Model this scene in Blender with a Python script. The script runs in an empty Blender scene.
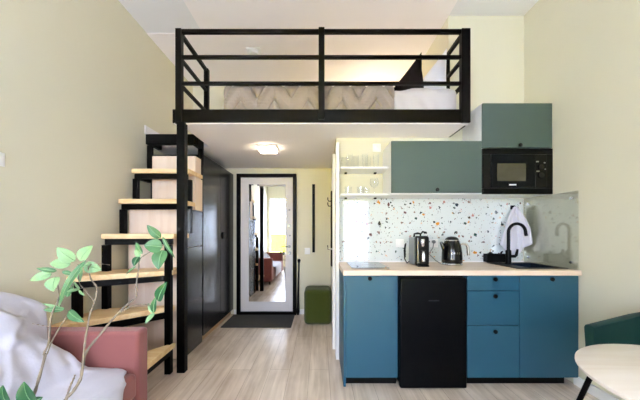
import bpy, math, random
from mathutils import Vector, Matrix, noise
random.seed(7)
C = bpy.context.scene.collection
PI = math.pi

# ------------------------------------------------------------------ helpers
class MB:
    def __init__(s): s.v = []; s.f = []
    def box(s, x0, x1, y0, y1, z0, z1):
        b = len(s.v)
        s.v += [(x0,y0,z0),(x1,y0,z0),(x1,y1,z0),(x0,y1,z0),(x0,y0,z1),(x1,y0,z1),(x1,y1,z1),(x0,y1,z1)]
        s.f += [tuple(b+i for i in q) for q in ((0,3,2,1),(4,5,6,7),(0,1,5,4),(1,2,6,5),(2,3,7,6),(3,0,4,7))]
        return s
    def prism(s, poly, z0, z1):
        a = sum(poly[i][0]*poly[(i+1)%len(poly)][1]-poly[(i+1)%len(poly)][0]*poly[i][1] for i in range(len(poly)))
        if a < 0: poly = poly[::-1]
        b = len(s.v); n = len(poly)
        s.v += [(x,y,z0) for x,y in poly] + [(x,y,z1) for x,y in poly]
        s.f.append(tuple(b+i for i in reversed(range(n)))); s.f.append(tuple(b+n+i for i in range(n)))
        for i in range(n):
            j = (i+1) % n
            s.f.append((b+i, b+j, b+n+j, b+n+i))
        return s
    def tube(s, pts, r, n=10, cap=True):
        pts = [Vector(p) for p in pts]; rs = r if isinstance(r,(list,tuple)) else [r]*len(pts)
        b = len(s.v); ref = None
        for i, p in enumerate(pts):
            t = (pts[min(i+1,len(pts)-1)]-pts[max(i-1,0)]).normalized()
            if ref is None:
                ref = Vector((0,0,1)) if abs(t.z) < .9 else Vector((1,0,0))
            u = (ref - t*ref.dot(t)).normalized(); ref = u
            w = t.cross(u)
            for k in range(n):
                a = 2*PI*k/n
                s.v.append(tuple(p + (u*math.cos(a)+w*math.sin(a))*rs[i]))
        for i in range(len(pts)-1):
            for k in range(n):
                k2 = (k+1) % n
                s.f.append((b+i*n+k, b+i*n+k2, b+(i+1)*n+k2, b+(i+1)*n+k))
        if cap:
            s.f.append(tuple(b+k for k in reversed(range(n))))
            e = b+(len(pts)-1)*n
            s.f.append(tuple(e+k for k in range(n)))
        return s
    def beam(s, p, q, w, h=None):      # square bar from p to q, w sideways, h upwards
        h = h or w
        p, q = Vector(p), Vector(q); t = (q-p).normalized()
        up = Vector((0,0,1)) if abs(t.z) < .95 else Vector((0,1,0))
        sx = t.cross(up).normalized(); sz = sx.cross(t).normalized()
        b = len(s.v)
        for c in (p, q):
            for i, j in ((-1,-1),(1,-1),(1,1),(-1,1)):
                s.v.append(tuple(c + sx*i*w/2 + sz*j*h/2))
        s.f += [tuple(b+i for i in qd) for qd in ((0,1,2,3),(7,6,5,4),(0,4,5,1),(1,5,6,2),(2,6,7,3),(3,7,4,0))]
        return s
    def lathe(s, prof, c, n=28, axis='z'):
        b = len(s.v); m = len(prof)
        for r, h in prof:
            for k in range(n):
                a = 2*PI*k/n; x, y = r*math.cos(a), r*math.sin(a)
                if axis == 'z': s.v.append((c[0]+x, c[1]+y, c[2]+h))
                elif axis == 'y': s.v.append((c[0]+x, c[1]+h, c[2]-y))
                else: s.v.append((c[0]+h, c[1]+x, c[2]+y))
        for i in range(m-1):
            for k in range(n):
                k2 = (k+1) % n
                s.f.append((b+i*n+k, b+i*n+k2, b+(i+1)*n+k2, b+(i+1)*n+k))
        if prof[0][0] > 0: s.f.append(tuple(b+k for k in reversed(range(n))))
        if prof[-1][0] > 0: s.f.append(tuple(b+(m-1)*n+k for k in range(n)))
        return s
    def grid(s, rows, closed=False):
        b = len(s.v); n = len(rows[0])
        for r in rows: s.v += [tuple(p) for p in r]
        for i in range(len(rows)-1):
            for k in range(n if closed else n-1):
                k2 = (k+1) % n
                s.f.append((b+i*n+k, b+i*n+k2, b+(i+1)*n+k2, b+(i+1)*n+k))
        return s

def obj(name, mb, mat, parent=None, bevel=0, seg=2, smooth=False, solid=0, sub=0, angle=40):
    me = bpy.data.meshes.new(name)
    xs = [v[0] for v in mb.v]; ys = [v[1] for v in mb.v]; zs = [v[2] for v in mb.v]
    c = Vector(((min(xs)+max(xs))/2, (min(ys)+max(ys))/2, min(zs)))
    me.from_pydata([tuple(Vector(v)-c) for v in mb.v], [], mb.f); me.validate(); me.update()
    o = bpy.data.objects.new(name, me); C.objects.link(o); o.location = c
    me.materials.append(mat)
    if parent is not None:
        o.parent = parent
        o.matrix_parent_inverse = Matrix.Translation(-absloc(parent))
    if smooth:
        for p in me.polygons: p.use_smooth = True
        if not sub:
            me.set_sharp_from_angle(angle=math.radians(angle))
    if solid:
        m = o.modifiers.new('solid','SOLIDIFY'); m.thickness = solid; m.offset = 0
    if sub:
        m = o.modifiers.new('sub','SUBSURF'); m.levels = sub; m.render_levels = sub
    if bevel:
        m = o.modifiers.new('bevel','BEVEL'); m.width = bevel; m.segments = seg; m.limit_method = 'ANGLE'; m.angle_limit = math.radians(50)
        for p in me.polygons: p.use_smooth = True
        me.set_sharp_from_angle(angle=math.radians(35))
        m.harden_normals = True
    return o
def absloc(o):
    # every object here is moved only by translation: the sum of the chain gives the place
    if o.parent is None: return o.location.copy()
    return o.location.copy()      # children carry an inverse, so their location is already absolute
def tag(o, label, cat, group=None):
    o['label'] = label; o['category'] = cat
    if group: o['group'] = group
    return o
def thing(name, label, cat, loc, group=None):
    o = bpy.data.objects.new(name, None); C.objects.link(o); o.location = loc
    o.empty_display_size = .1
    return tag(o, label, cat, group)
def struct(o): o['kind'] = 'structure'; return o
def sgroup(name, loc):
    o = bpy.data.objects.new(name, None); C.objects.link(o); o.location = loc; o['kind'] = 'structure'; return o
def B(*a): return MB().box(*a)

# ------------------------------------------------------------------ materials
def lin(c):
    if isinstance(c, str): c = tuple(int(c[i:i+2],16) for i in (0,2,4))
    return tuple(((v/255)/12.92 if v/255 <= .04045 else ((v/255+.055)/1.055)**2.4) for v in c) + (1,)
def mat(name, col, rough=.5, metal=0, spec=.5, bump=0, bscale=60, var=0, vscale=3, sheen=0, coat=0, stretch=None):
    m = bpy.data.materials.new(name); m.use_nodes = True
    nt = m.node_tree; N = nt.nodes; L = nt.links; b = N['Principled BSDF']
    b.inputs['Roughness'].default_value = rough; b.inputs['Metallic'].default_value = metal
    b.inputs['Specular IOR Level'].default_value = spec
    b.inputs['Sheen Weight'].default_value = sheen
    b.inputs['Coat Weight'].default_value = coat
    tc = N.new('ShaderNodeTexCoord'); mp = N.new('ShaderNodeMapping'); L.new(tc.outputs['Object'], mp.inputs['Vector'])
    if stretch: mp.inputs['Scale'].default_value = stretch
    nz = N.new('ShaderNodeTexNoise'); nz.inputs['Scale'].default_value = vscale; nz.inputs['Detail'].default_value = 4
    L.new(mp.outputs['Vector'], nz.inputs['Vector'])
    mx = N.new('ShaderNodeMix'); mx.data_type = 'RGBA'
    c = lin(col)
    mx.inputs['A'].default_value = tuple(v*(1-var) for v in c[:3])+(1,)
    mx.inputs['B'].default_value = tuple(min(1,v*(1+var)) for v in c[:3])+(1,)
    L.new(nz.outputs['Fac'], mx.inputs['Factor']); L.new(mx.outputs['Result'], b.inputs['Base Color'])
    if bump:
        n2 = N.new('ShaderNodeTexNoise'); n2.inputs['Scale'].default_value = bscale; n2.inputs['Detail'].default_value = 3
        L.new(mp.outputs['Vector'], n2.inputs['Vector'])
        bp = N.new('ShaderNodeBump'); bp.inputs['Strength'].default_value = bump; bp.inputs['Distance'].default_value = .01
        L.new(n2.outputs['Fac'], bp.inputs['Height']); L.new(bp.outputs['Normal'], b.inputs['Normal'])
    return m
def wood(name, c1, c2, axis='x', rough=.5, scale=1.0, spec=.4):
    m = bpy.data.materials.new(name); m.use_nodes = True
    nt = m.node_tree; N = nt.nodes; L = nt.links; b = N['Principled BSDF']
    b.inputs['Roughness'].default_value = rough; b.inputs['Specular IOR Level'].default_value = spec
    tc = N.new('ShaderNodeTexCoord'); mp = N.new('ShaderNodeMapping'); L.new(tc.outputs['Object'], mp.inputs['Vector'])
    st = {'x': (1.2,14,14), 'y': (14,1.2,14), 'z': (14,14,1.2)}[axis]
    mp.inputs['Scale'].default_value = tuple(v*scale for v in st)
    nz = N.new('ShaderNodeTexNoise'); nz.inputs['Scale'].default_value = 2.2; nz.inputs['Detail'].default_value = 6; nz.inputs['Distortion'].default_value = .8
    L.new(mp.outputs['Vector'], nz.inputs['Vector'])
    r = N.new('ShaderNodeValToRGB'); r.color_ramp.elements[0].position = .3; r.color_ramp.elements[1].position = .72
    r.color_ramp.elements[0].color = lin(c1); r.color_ramp.elements[1].color = lin(c2)
    L.new(nz.outputs['Fac'], r.inputs['Fac']); L.new(r.outputs['Color'], b.inputs['Base Color'])
    return m
def floor_mat():
    m = bpy.data.materials.new('laminate_planks'); m.use_nodes = True
    nt = m.node_tree; N = nt.nodes; L = nt.links; b = N['Principled BSDF']
    b.inputs['Roughness'].default_value = .27; b.inputs['Specular IOR Level'].default_value = .7
    tc = N.new('ShaderNodeTexCoord'); sp = N.new('ShaderNodeSeparateXYZ'); cb = N.new('ShaderNodeCombineXYZ')
    L.new(tc.outputs['Object'], sp.inputs[0]); L.new(sp.outputs['Y'], cb.inputs['X']); L.new(sp.outputs['X'], cb.inputs['Y'])
    br = N.new('ShaderNodeTexBrick'); br.offset = .37; br.offset_frequency = 2
    br.inputs['Scale'].default_value = 1; br.inputs['Brick Width'].default_value = 1.25; br.inputs['Row Height'].default_value = .17
    br.inputs['Mortar Size'].default_value = .0014; br.inputs['Mortar Smooth'].default_value = .3; br.inputs['Bias'].default_value = 0
    br.inputs['Color1'].default_value = lin(FLOOR1); br.inputs['Color2'].default_value = lin(FLOOR2); br.inputs['Mortar'].default_value = lin(FLOORM)
    L.new(cb.outputs[0], br.inputs['Vector'])
    mp = N.new('ShaderNodeMapping'); mp.inputs['Scale'].default_value = (18,1.1,1); L.new(tc.outputs['Object'], mp.inputs['Vector'])
    nz = N.new('ShaderNodeTexNoise'); nz.inputs['Scale'].default_value = 1.6; nz.inputs['Detail'].default_value = 7; nz.inputs['Distortion'].default_value = .6
    L.new(mp.outputs[0], nz.inputs['Vector'])
    n3 = N.new('ShaderNodeTexNoise'); n3.inputs['Scale'].default_value = 2.4; n3.inputs['Detail'].default_value = 3
    mp3 = N.new('ShaderNodeMapping'); mp3.inputs['Scale'].default_value = (2.4,.9,1); L.new(tc.outputs['Object'], mp3.inputs['Vector']); L.new(mp3.outputs[0], n3.inputs['Vector'])
    r = N.new('ShaderNodeValToRGB'); r.color_ramp.elements[0].position = .34; r.color_ramp.elements[1].position = .66
    r.color_ramp.elements[0].color = (.74,.705,.67,1); r.color_ramp.elements[1].color = (1,1,1,1)
    L.new(nz.outputs['Fac'], r.inputs['Fac'])
    r3 = N.new('ShaderNodeValToRGB'); r3.color_ramp.elements[0].position = .35; r3.color_ramp.elements[1].position = .6
    r3.color_ramp.elements[0].color = (.78,.75,.72,1); r3.color_ramp.elements[1].color = (1,1,1,1)
    L.new(n3.outputs['Fac'], r3.inputs['Fac'])
    m1 = N.new('ShaderNodeMix'); m1.data_type = 'RGBA'; m1.blend_type = 'MULTIPLY'; m1.inputs['Factor'].default_value = .75
    L.new(br.outputs['Color'], m1.inputs['A']); L.new(r.outputs['Color'], m1.inputs['B'])
    m2 = N.new('ShaderNodeMix'); m2.data_type = 'RGBA'; m2.blend_type = 'MULTIPLY'; m2.inputs['Factor'].default_value = .8
    L.new(m1.outputs['Result'], m2.inputs['A']); L.new(r3.outputs['Color'], m2.inputs['B'])
    L.new(m2.outputs['Result'], b.inputs['Base Color'])
    return m
def terrazzo_mat():
    m = bpy.data.materials.new('terrazzo_print_glass'); m.use_nodes = True
    nt = m.node_tree; N = nt.nodes; L = nt.links; b = N['Principled BSDF']
    b.inputs['Roughness'].default_value = .05; b.inputs['Specular IOR Level'].default_value = .6
    tc = N.new('ShaderNodeTexCoord'); sp = N.new('ShaderNodeSeparateXYZ'); cb = N.new('ShaderNodeCombineXYZ')
    L.new(tc.outputs['Object'], sp.inputs[0]); L.new(sp.outputs['X'], cb.inputs['X']); L.new(sp.outputs['Z'], cb.inputs['Y'])
    nz = N.new('ShaderNodeTexNoise'); nz.inputs['Scale'].default_value = 48; L.new(cb.outputs[0], nz.inputs['Vector'])
    ad = N.new('ShaderNodeMix'); ad.data_type = 'VECTOR'; ad.inputs['Factor'].default_value = .04
    L.new(cb.outputs[0], ad.inputs['A']); L.new(nz.outputs['Color'], ad.inputs['B'])
    cur = lin('DAE0DD')
    prev = None
    cols = ['1F2422','12403A','D98F2A','6E4A46','8C7468','23303A','B98078','33423C']
    for sc, th, prob, seed in ((11,.14,.42,0),(22,.19,.42,5.3),(52,.17,.34,9.1)):
        of = N.new('ShaderNodeVectorMath'); of.operation = 'ADD'; of.inputs[1].default_value = (seed,seed*.7,0)
        L.new(ad.outputs['Result'], of.inputs[0])
        v = N.new('ShaderNodeTexVoronoi'); v.voronoi_dimensions = '2D'; v.inputs['Scale'].default_value = sc; v.distance = 'MANHATTAN' if sc == 26 else 'EUCLIDEAN'
        L.new(of.outputs[0], v.inputs['Vector'])
        s2 = N.new('ShaderNodeSeparateColor'); L.new(v.outputs['Color'], s2.inputs[0])
        t = N.new('ShaderNodeMath'); t.operation = 'MULTIPLY'; t.inputs[1].default_value = th; L.new(s2.outputs[0], t.inputs[0])
        t2 = N.new('ShaderNodeMath'); t2.operation = 'ADD'; t2.inputs[1].default_value = .045; L.new(t.outputs[0], t2.inputs[0])
        lt = N.new('ShaderNodeMath'); lt.operation = 'LESS_THAN'; L.new(v.outputs['Distance'], lt.inputs[0]); L.new(t2.outputs[0], lt.inputs[1])
        pr = N.new('ShaderNodeMath'); pr.operation = 'LESS_THAN'; pr.inputs[1].default_value = prob; L.new(s2.outputs[1], pr.inputs[0])
        an = N.new('ShaderNodeMath'); an.operation = 'MULTIPLY'; L.new(lt.outputs[0], an.inputs[0]); L.new(pr.outputs[0], an.inputs[1])
        r = N.new('ShaderNodeValToRGB'); r.color_ramp.interpolation = 'CONSTANT'
        e = r.color_ramp.elements; e[0].color = lin(cols[0]); e[0].position = 0; e[1].position = 1/8; e[1].color = lin(cols[1])
        for i in range(2,8):
            q = e.new(i/8); q.color = lin(cols[i])
        L.new(s2.outputs[2], r.inputs['Fac'])
        mx = N.new('ShaderNodeMix'); mx.data_type = 'RGBA'
        if prev is None: mx.inputs['A'].default_value = cur
        else: L.new(prev, mx.inputs['A'])
        L.new(r.outputs['Color'], mx.inputs['B']); L.new(an.outputs[0], mx.inputs['Factor'])
        prev = mx.outputs['Result']
    L.new(prev, b.inputs['Base Color'])
    return m
def glass_mat(name, tint=(1,1,1), ior=1.5, refl=1.0):
    m = bpy.data.materials.new(name); m.use_nodes = True
    nt = m.node_tree; N = nt.nodes; L = nt.links; N.remove(N['Principled BSDF']); out = N['Material Output']
    tr = N.new('ShaderNodeBsdfTransparent'); tr.inputs[0].default_value = tuple(tint)+(1,)
    gl = N.new('ShaderNodeBsdfGlossy'); gl.inputs['Roughness'].default_value = .02
    fr = N.new('ShaderNodeFresnel'); fr.inputs['IOR'].default_value = ior
    ge = N.new('ShaderNodeNewGeometry'); mr = N.new('ShaderNodeMapRange'); L.new(ge.outputs['Backfacing'], mr.inputs['Value'])
    mr.inputs['To Min'].default_value = ior; mr.inputs['To Max'].default_value = 1/ior; L.new(mr.outputs[0], fr.inputs['IOR'])
    mu = N.new('ShaderNodeMath'); mu.operation = 'MULTIPLY'; mu.inputs[1].default_value = refl; mu.use_clamp = True
    L.new(fr.outputs[0], mu.inputs[0])
    mx = N.new('ShaderNodeMixShader'); L.new(mu.outputs[0], mx.inputs[0]); L.new(tr.outputs[0], mx.inputs[1]); L.new(gl.outputs[0], mx.inputs[2])
    L.new(mx.outputs[0], out.inputs[0])
    return m
def emit_mat(name, col, s):
    m = bpy.data.materials.new(name); m.use_nodes = True
    b = m.node_tree.nodes['Principled BSDF']
    b.inputs['Base Color'].default_value = (.9,.9,.88,1)
    b.inputs['Emission Color'].default_value = lin(col); b.inputs['Emission Strength'].default_value = s
    return m

FLOOR1, FLOOR2, FLOORM = 'F1E3D3', 'E4D4C4', 'AC9C8A'
M = dict(
    wall = mat('sage_paint', 'DCD7BF', .75, spec=.25, bump=.05, bscale=160, var=.015),
    ceil = mat('white_paint', 'FBF6F5', .85, spec=.2, var=.01),
    ceil_grey = mat('grey_white_paint', 'EDEDED', .85, spec=.2, var=.01),
    white = mat('white_lacquer', 'F0EFEC', .4, var=.01),
    floor = floor_mat(),
    black_metal = mat('black_steel', '070605', .35, spec=.05, var=.1, vscale=8),
    black_gloss = mat('black_varnished_timber', '080604', .2, spec=.08, var=.25, vscale=5, stretch=(.6,4,4)),
    pine = wood('pine_board', 'D9B079', 'EFD5A6', 'x', .5, .8),
    birch = wood('birch_panel', 'DCC5AF', 'E6D3C0', 'z', .55, .5),
    black_door = mat('anthracite_door', '141414', .24, spec=.4, var=.04),
    teal_up = mat('teal_front_warm_light', '3E4E48', .42, spec=.45, var=.02),  # upper fronts: the shared teal with warmer light mixed into the colour
    teal_low = mat('teal_front_blue_light', '1E5064', .42, spec=.45, var=.02),  # lower fronts: same teal paint, bluish window light painted into it
    worktop = wood('oak_worktop', 'DCC3AA', 'EAD6C0', 'x', .4, .7),
    tabletop = wood('pale_oak', 'E6D9C9', 'F2E9DE', 'x', .35, .6),
    terrazzo = terrazzo_mat(),
    glass = glass_mat('clear_glass', (.992,.996,.992), 1.5, 1.5),
    panel_glass = glass_mat('splash_glass', (.975,.99,.97), 1.55, 2.4),
    window_glass = glass_mat('window_pane', (.97,.98,.98), 1.45),
    black_plastic = mat('black_plastic', '060605', .4, spec=.12),
    black_glossy = mat('black_enamel', '040405', .1, spec=.35, coat=.1),
    fridge_black = mat('fridge_black', '040507', .4, spec=.08, var=.05),
    micro_glass = mat('oven_window', '3E3B2C', .15, spec=.6, var=.25, vscale=14),
    chrome = mat('chrome', 'D9D9DA', .12, metal=1),
    steel_grey = mat('brushed_grey', '8C8E8C', .35, metal=.6, var=.05),
    hob_glass = mat('dark_hob_glass', '3A3C40', .06, spec=.9),
    mirror = mat('mirror_silver', 'F2F4F3', .01, metal=1),
    door_white = mat('door_white', 'D6D1CD', .45, var=.01),
    mat_grey = mat('mat_fibre', '4A4B4D', .95, spec=.1, bump=.5, bscale=220, var=.2, vscale=60),
    olive = mat('olive_boucle', '434D1C', .95, spec=.1, bump=.9, bscale=130, var=.3, vscale=90, sheen=.2),
    sofa = mat('dusty_rose_fabric', '8C5451', .8, spec=.25, bump=.15, bscale=300, var=.05, vscale=4, sheen=.25),
    blanket = mat('white_fleece', 'CBC9D4', .9, spec=.15, bump=.12, bscale=90, var=.02, sheen=.2),
    linen_white = mat('white_linen', 'C9C3C4', .85, spec=.2, bump=.08, bscale=40, var=.015),
    quilt = mat('taupe_quilt', '92857C', .75, spec=.3, bump=.15, bscale=120, var=.06, vscale=6, sheen=.2),
    black_fabric = mat('black_velvet', '0E0908', .9, spec=.05),
    velvet = mat('bottle_green_velvet', '0B322C', .7, spec=.15, var=.4, vscale=7, sheen=.08),
    leaf = mat('leaf_green', '426B45', .45, spec=.4, var=.3, vscale=18),
    leaf_pale = mat('leaf_pale', '7C9E74', .5, spec=.35, var=.12, vscale=18),
    leaf_dark = mat('leaf_dark', '1E4F2C', .4, spec=.45, var=.25, vscale=18),
    bark = mat('bark', '7E7263', .8, bump=.4, bscale=120, var=.35, vscale=40),
    soil = mat('soil', '2B211A', .95, bump=.6, bscale=80, var=.3),
    clay = mat('pot_white', 'D8D4CC', .6),
    lamp = emit_mat('lamp_diffuser', 'FFE8CC', 28),
    lamp_globe = emit_mat('lamp_globe', 'FFEBD2', 110),
    lawn = mat('pale_paving', 'C4C8CC', .95, spec=.1, var=.1, vscale=.15),
    yellow = mat('yellow_render', 'CDB81C', .9, spec=.1, var=.05),
    plinth_wood = mat('plinth_wood', 'B99B78', .6, var=.1),
    blind = mat('roller_blind', '9C978F', .8),
    badge_dark = mat('badge_dark', '26282C', .4, spec=.2),
    towel = mat('white_cotton', 'E4E2EA', .9, spec=.1, bump=.2, bscale=140),
    basin = mat('sink_basin', '1A2633', .25, spec=.6),
)

# ------------------------------------------------------------------ room shell
XL, XR, YB, YD, YW, ZC = -1.85, 2.005, 2.80, 4.15, -1.7, 3.32
LZ0, LZ1 = 2.12, 2.24
struct(obj('floor', B(XL-.1, XR+.1, YW-.1, YD+.1, -.1, 0), M['floor']))
struct(obj('ceiling', B(XL-.1, XR+.1, YW-.1, YD+.1, ZC, ZC+.1), M['ceil_grey']))
# the whiter plasterboard over the loft hangs 8 mm below the old ceiling
t = MB().prism([(-1.25,1.0),(1.26,1.0),(1.26,YD),(XL,YD),(XL,3.04),(-1.25,3.04)], ZC-.008, ZC)
struct(obj('ceiling_panel', t, M['ceil']))
struct(obj('wall_left', B(XL-.1, XL, YW, YD, 0, ZC), M['wall']))
struct(obj('wall_right', B(XR, XR+.1, YW, YB, 0, ZC), M['wall']))
struct(obj('wall_hallway', B(XL-.1, 1.36, YD, YD+.1, 0, ZC), M['wall']))
struct(obj('wall_kitchen', B(.26, XR+.1, YB, YB+.1, 0, LZ0).box(1.26, XR+.1, YB, YB+.1, LZ0, ZC), M['wall']))
struct(obj('wall_corridor', B(.16, .26, YB, YD, 0, LZ0), M['wall']))
struct(obj('wall_niche', B(1.26, 1.36, YB+.1, YD, LZ0, ZC), M['wall']))
WIN = [(-1.78, -.35, .45, 2.38), (.58, 1.28, .50, 2.05)]
w = MB()
xs = [XL-.1, WIN[0][0], WIN[0][1], WIN[1][0], WIN[1][1], XR+.1]
for i in (0,2,4): w.box(xs[i], xs[i+1], YW-.1, YW, 0, ZC)
for a in WIN:
    w.box(a[0], a[1], YW-.1, YW, 0, a[2]); w.box(a[0], a[1], YW-.1, YW, a[3], ZC)
struct(obj('wall_window', w, M['wall']))
for i, a in enumerate(WIN):
    r = sgroup('window_%d' % (i+1), ((a[0]+a[1])/2, YW-.05, a[2]))
    f = MB(); t_ = .05
    f.box(a[0], a[0]+t_, YW-.08, YW-.02, a[2], a[3]); f.box(a[1]-t_, a[1], YW-.08, YW-.02, a[2], a[3])
    f.box(a[0]+t_, a[1]-t_, YW-.08, YW-.02, a[2], a[2]+t_); f.box(a[0]+t_, a[1]-t_, YW-.08, YW-.02, a[3]-t_, a[3])
    if i == 0: f.box(-1.0, -.94, YW-.08, YW-.02, a[2]+t_, a[3]-t_)
    obj('window_frame', f, M['white'], r, .004)
    obj('window_pane', B(a[0]+t_, a[1]-t_, YW-.052, YW-.048, a[2]+t_, a[3]-t_), M['window_glass'], r)
    obj('window_sill', B(a[0]-.04, a[1]+.04, YW-.02, YW+.1, a[2]-.03, a[2]), M['white'], r, .004)
struct(obj('ground', B(-160, 160, -400, YW-2, -3.2, -3.0), M['lawn']))
tag(obj('neighbour_wall', B(-7, -1.8, -16.3, -16, -3, 1.05), M['yellow']), 'yellow wall across the street seen in the door mirror', 'wall')
struct(obj('trim_1', B(.15, .18, 2.665, 2.80, 0, 2.035), M['white'], None, .003))
struct(obj('baseboard_right', B(XR-.015, XR, YW+.02, 2.24, 0, .075), M['white'], None, .003))
struct(obj('baseboard_left', B(XL, XL+.015, YW, 4.0, 0, .075), M['white'], None, .003))
struct(obj('baseboard_loft', B(XL, XL+.015, 3.0, YD, LZ1-.01, 2.32), M['white'], None, .003))
struct(obj('baseboard_hallway', B(-.33, .15, YD-.015, YD, 0, .07).box(-1.25, -1.22, YD-.015, YD, 0, .07), M['white'], None, .003))

# ------------------------------------------------------------------ loft
lp = thing('loft_platform', 'raised sleeping platform with white underside and black varnished edge beam', 'loft', (0,3.2,LZ0))
sl = MB().prism([(-1.20,2.481),(1.254,2.481),(1.254,YD-.003),(XL+.003,YD-.003),(XL+.003,3.08),(-1.20,3.08)], LZ0, LZ1)
obj('slab', sl, M['ceil'], lp)
obj('edge_beam', B(-1.262,1.283,2.435,2.48,LZ0+.008,2.245), M['black_gloss'], lp, .004)
obj('edge_strip', B(-1.25,1.275,2.438,2.48,LZ0,LZ0+.008), M['ceil'], lp)
obj('side_beam', B(1.255,1.28,2.48,YB-.004,LZ0+.004,2.245), M['black_gloss'], lp, .003)
obj('side_beam', B(-1.206,-1.2005,2.481,3.07,LZ0+.004,2.245), M['black_gloss'], lp, .003)

rl = thing('loft_railing', 'black steel guard rail along the front and ends of the loft', 'railing', (0,2.44,LZ0))
def vpost(x, y, z0, z1, wx, wy): return B(x-wx/2, x+wx/2, y-wy/2, y+wy/2, z0, z1)
obj('post', vpost(-1.203,2.44,2.115,2.925,.05,.05), M['black_metal'], rl, .003)
obj('post', vpost(.013,2.422,2.15,2.925,.05,.04), M['black_metal'], rl, .003)
obj('post', vpost(1.24,2.44,2.125,2.925,.075,.05), M['black_metal'], rl, .003)
obj('post', vpost(-1.205,3.03,2.24,2.925,.045,.05), M['black_metal'], rl, .003)
obj('post', vpost(1.238,2.768,2.245,2.925,.03,.05), M['black_metal'], rl, .003)
for z, h in ((2.908,.034),(2.69,.026),(2.465,.026)):
    obj('rail', MB().beam((-1.18,2.44,z),(1.21,2.44,z),.03,h), M['black_metal'], rl, .003)
for z, h in ((2.908,.034),(2.69,.026),(2.465,.026)):
    obj('rail', MB().beam((-1.205,2.46,z),(-1.205,3.01,z),.03,h), M['black_metal'], rl, .003)
    obj('rail', MB().beam((1.236,2.46,z),(1.236,2.745,z),.03,h), M['black_metal'], rl, .003)
tag(obj('support_post', vpost(-1.18,2.44,0,2.13,.068,.06), M['black_metal'], None, .003),
    'black square steel post from the floor to the loft corner', 'post')

# bed
def P(px, py, y): return Vector(((px-320)*y/285, y, 1.195+(232-py)*y/285))
def pillow(a, b, c, d, th, seed):
    mb = MB(); n = 22
    nv = (b-a).cross(d-a).normalized()
    def side(sg):
        rows = []
        for i in range(n+1):
            u = i/n; row = []
            for j in range(n+1):
                v = j/n
                p = a*(1-u)*(1-v)+b*u*(1-v)+c*u*v+d*(1-u)*v
                e = max(0,(1-abs(2*u-1)**2.4)*(1-abs(2*v-1)**2.4))
                pull = (b-a+d-a)*0
                ctr = (a+b+c+d)/4
                edge = .05*(1-(2*v-1)**2)*abs(2*u-1)**4+.05*(1-(2*u-1)**2)*abs(2*v-1)**4
                p = p + (ctr-p)*edge
                row.append(p + nv*sg*(th/2*e**.6) + nv*.012*noise.noise((u*4,v*4,seed)))
            rows.append(row)
        return rows
    return mb.grid(side(1)).grid([q[::-1] for q in side(-1)])
tag(obj('mattress', B(-.80,1.19,2.58,3.98,LZ1+.001,2.455), M['linen_white'], None, .04, 4), 'thick white mattress lying on the loft floor', 'mattress')
def drape(x0, x1, yf, zt, zb, yb, amp, kind, nx=150):
    # a cover lying on the mattress and hanging over its front edge
    prof = []
    r = .055
    for k in range(15): prof.append((yf, zb+(zt-r-zb)*k/14, (0,-1,0)))
    for k in range(1,8):
        a = PI/2*k/8; prof.append((yf+r-r*math.cos(a), zt-r+r*math.sin(a), (0,-math.cos(a),math.sin(a))))
    for k in range(1,16): prof.append((yf+r+(yb-yf-r)*k/15, zt, (0,0,1)))
    rows = []
    for i in range(nx+1):
        x = x0+(x1-x0)*i/nx; row = []
        e = min(1,(x-x0)/.05,(x1-x)/.05); e = math.sqrt(max(0,1-(1-e)**2))
        arc = 0
        for k,(y,z,nv) in enumerate(prof):
            if k: arc += math.hypot(y-prof[k-1][0], z-prof[k-1][1])
            if kind == 'quilt':
                tri = abs(((x-x0)/.30) % 1 - .5)*2
                d = arc/.24 + tri*.95
                ph = d % 1
                leafband = abs(ph-.5)*2
                ridge = amp*(.35+.65*leafband) + amp*.35*math.cos(arc*220)*(leafband > .45)
                ridge -= amp*1.2*math.exp(-((ph-.5)/.05)**2)
            else:
                ridge = amp*noise.noise((x*5,arc*5,3.3))*2 + amp*.6*noise.noise((x*13+arc*4,arc*9,1.3))
            h = .012*e + ridge*e
            row.append((x + 0, y+nv[1]*h+ (1-e)*.0, z+nv[2]*h))
        rows.append(row)
    return MB().grid(rows)
q = obj('quilt', drape(-.855,.66,2.545,2.485,LZ1+.008,3.9,.028,'quilt',240), M['quilt'], None, 0, smooth=True, solid=.012, angle=180)
tag(q, 'taupe quilt with stitched chevron leaf pattern spread over the loft bed', 'quilt')
q = obj('bed_sheet', drape(.668,1.218,2.555,2.475,LZ1+.008,3.9,.012,'sheet',80), M['linen_white'], None, 0, smooth=True, solid=.01, angle=180)
tag(q, 'white bed sheet hanging over the head end of the loft bed', 'sheet')
tag(obj('pillow', pillow(P(447,48,2.74), P(447,99,2.70), P(411,101,2.86), P(414,90,2.80), .13, 1.0), M['towel'], None, smooth=True, angle=180),
    'white pillow standing at the head of the loft bed', 'pillow')
tag(obj('pillow', pillow(P(421.5,52,2.70), P(425,96,2.66), P(400,99,2.72), P(391,91,2.66), .08, 4.0), M['black_fabric'], None, smooth=True, angle=180),
    'black cushion leaning against the white pillow on the loft', 'cushion')

sd = thing('smoke_detector', 'small white square detector on the ceiling above the loft bed', 'smoke detector', (-.77,3.33,ZC-.008))
obj('base', B(-.85,-.69,3.26,3.40,ZC-.026,ZC-.008), M['white'], sd, .006)
obj('sensor', MB().lathe([(.05,0),(.055,.012),(.06,.03)], (-.77,3.33,ZC-.056)), M['white'], sd, smooth=True)

# ceiling lamp under the loft
cl = thing('ceiling_lamp', 'lit square ceiling lamp under the loft in the hallway', 'lamp', (-.57,3.12,LZ0))
obj('housing', B(-.672,-.468,3.02,3.22,LZ0-.02,LZ0-.001), M['white'], cl, .004)
obj('diffuser', B(-.66,-.48,3.032,3.208,LZ0-.042,LZ0-.02), M['lamp'], cl, .003)

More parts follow.
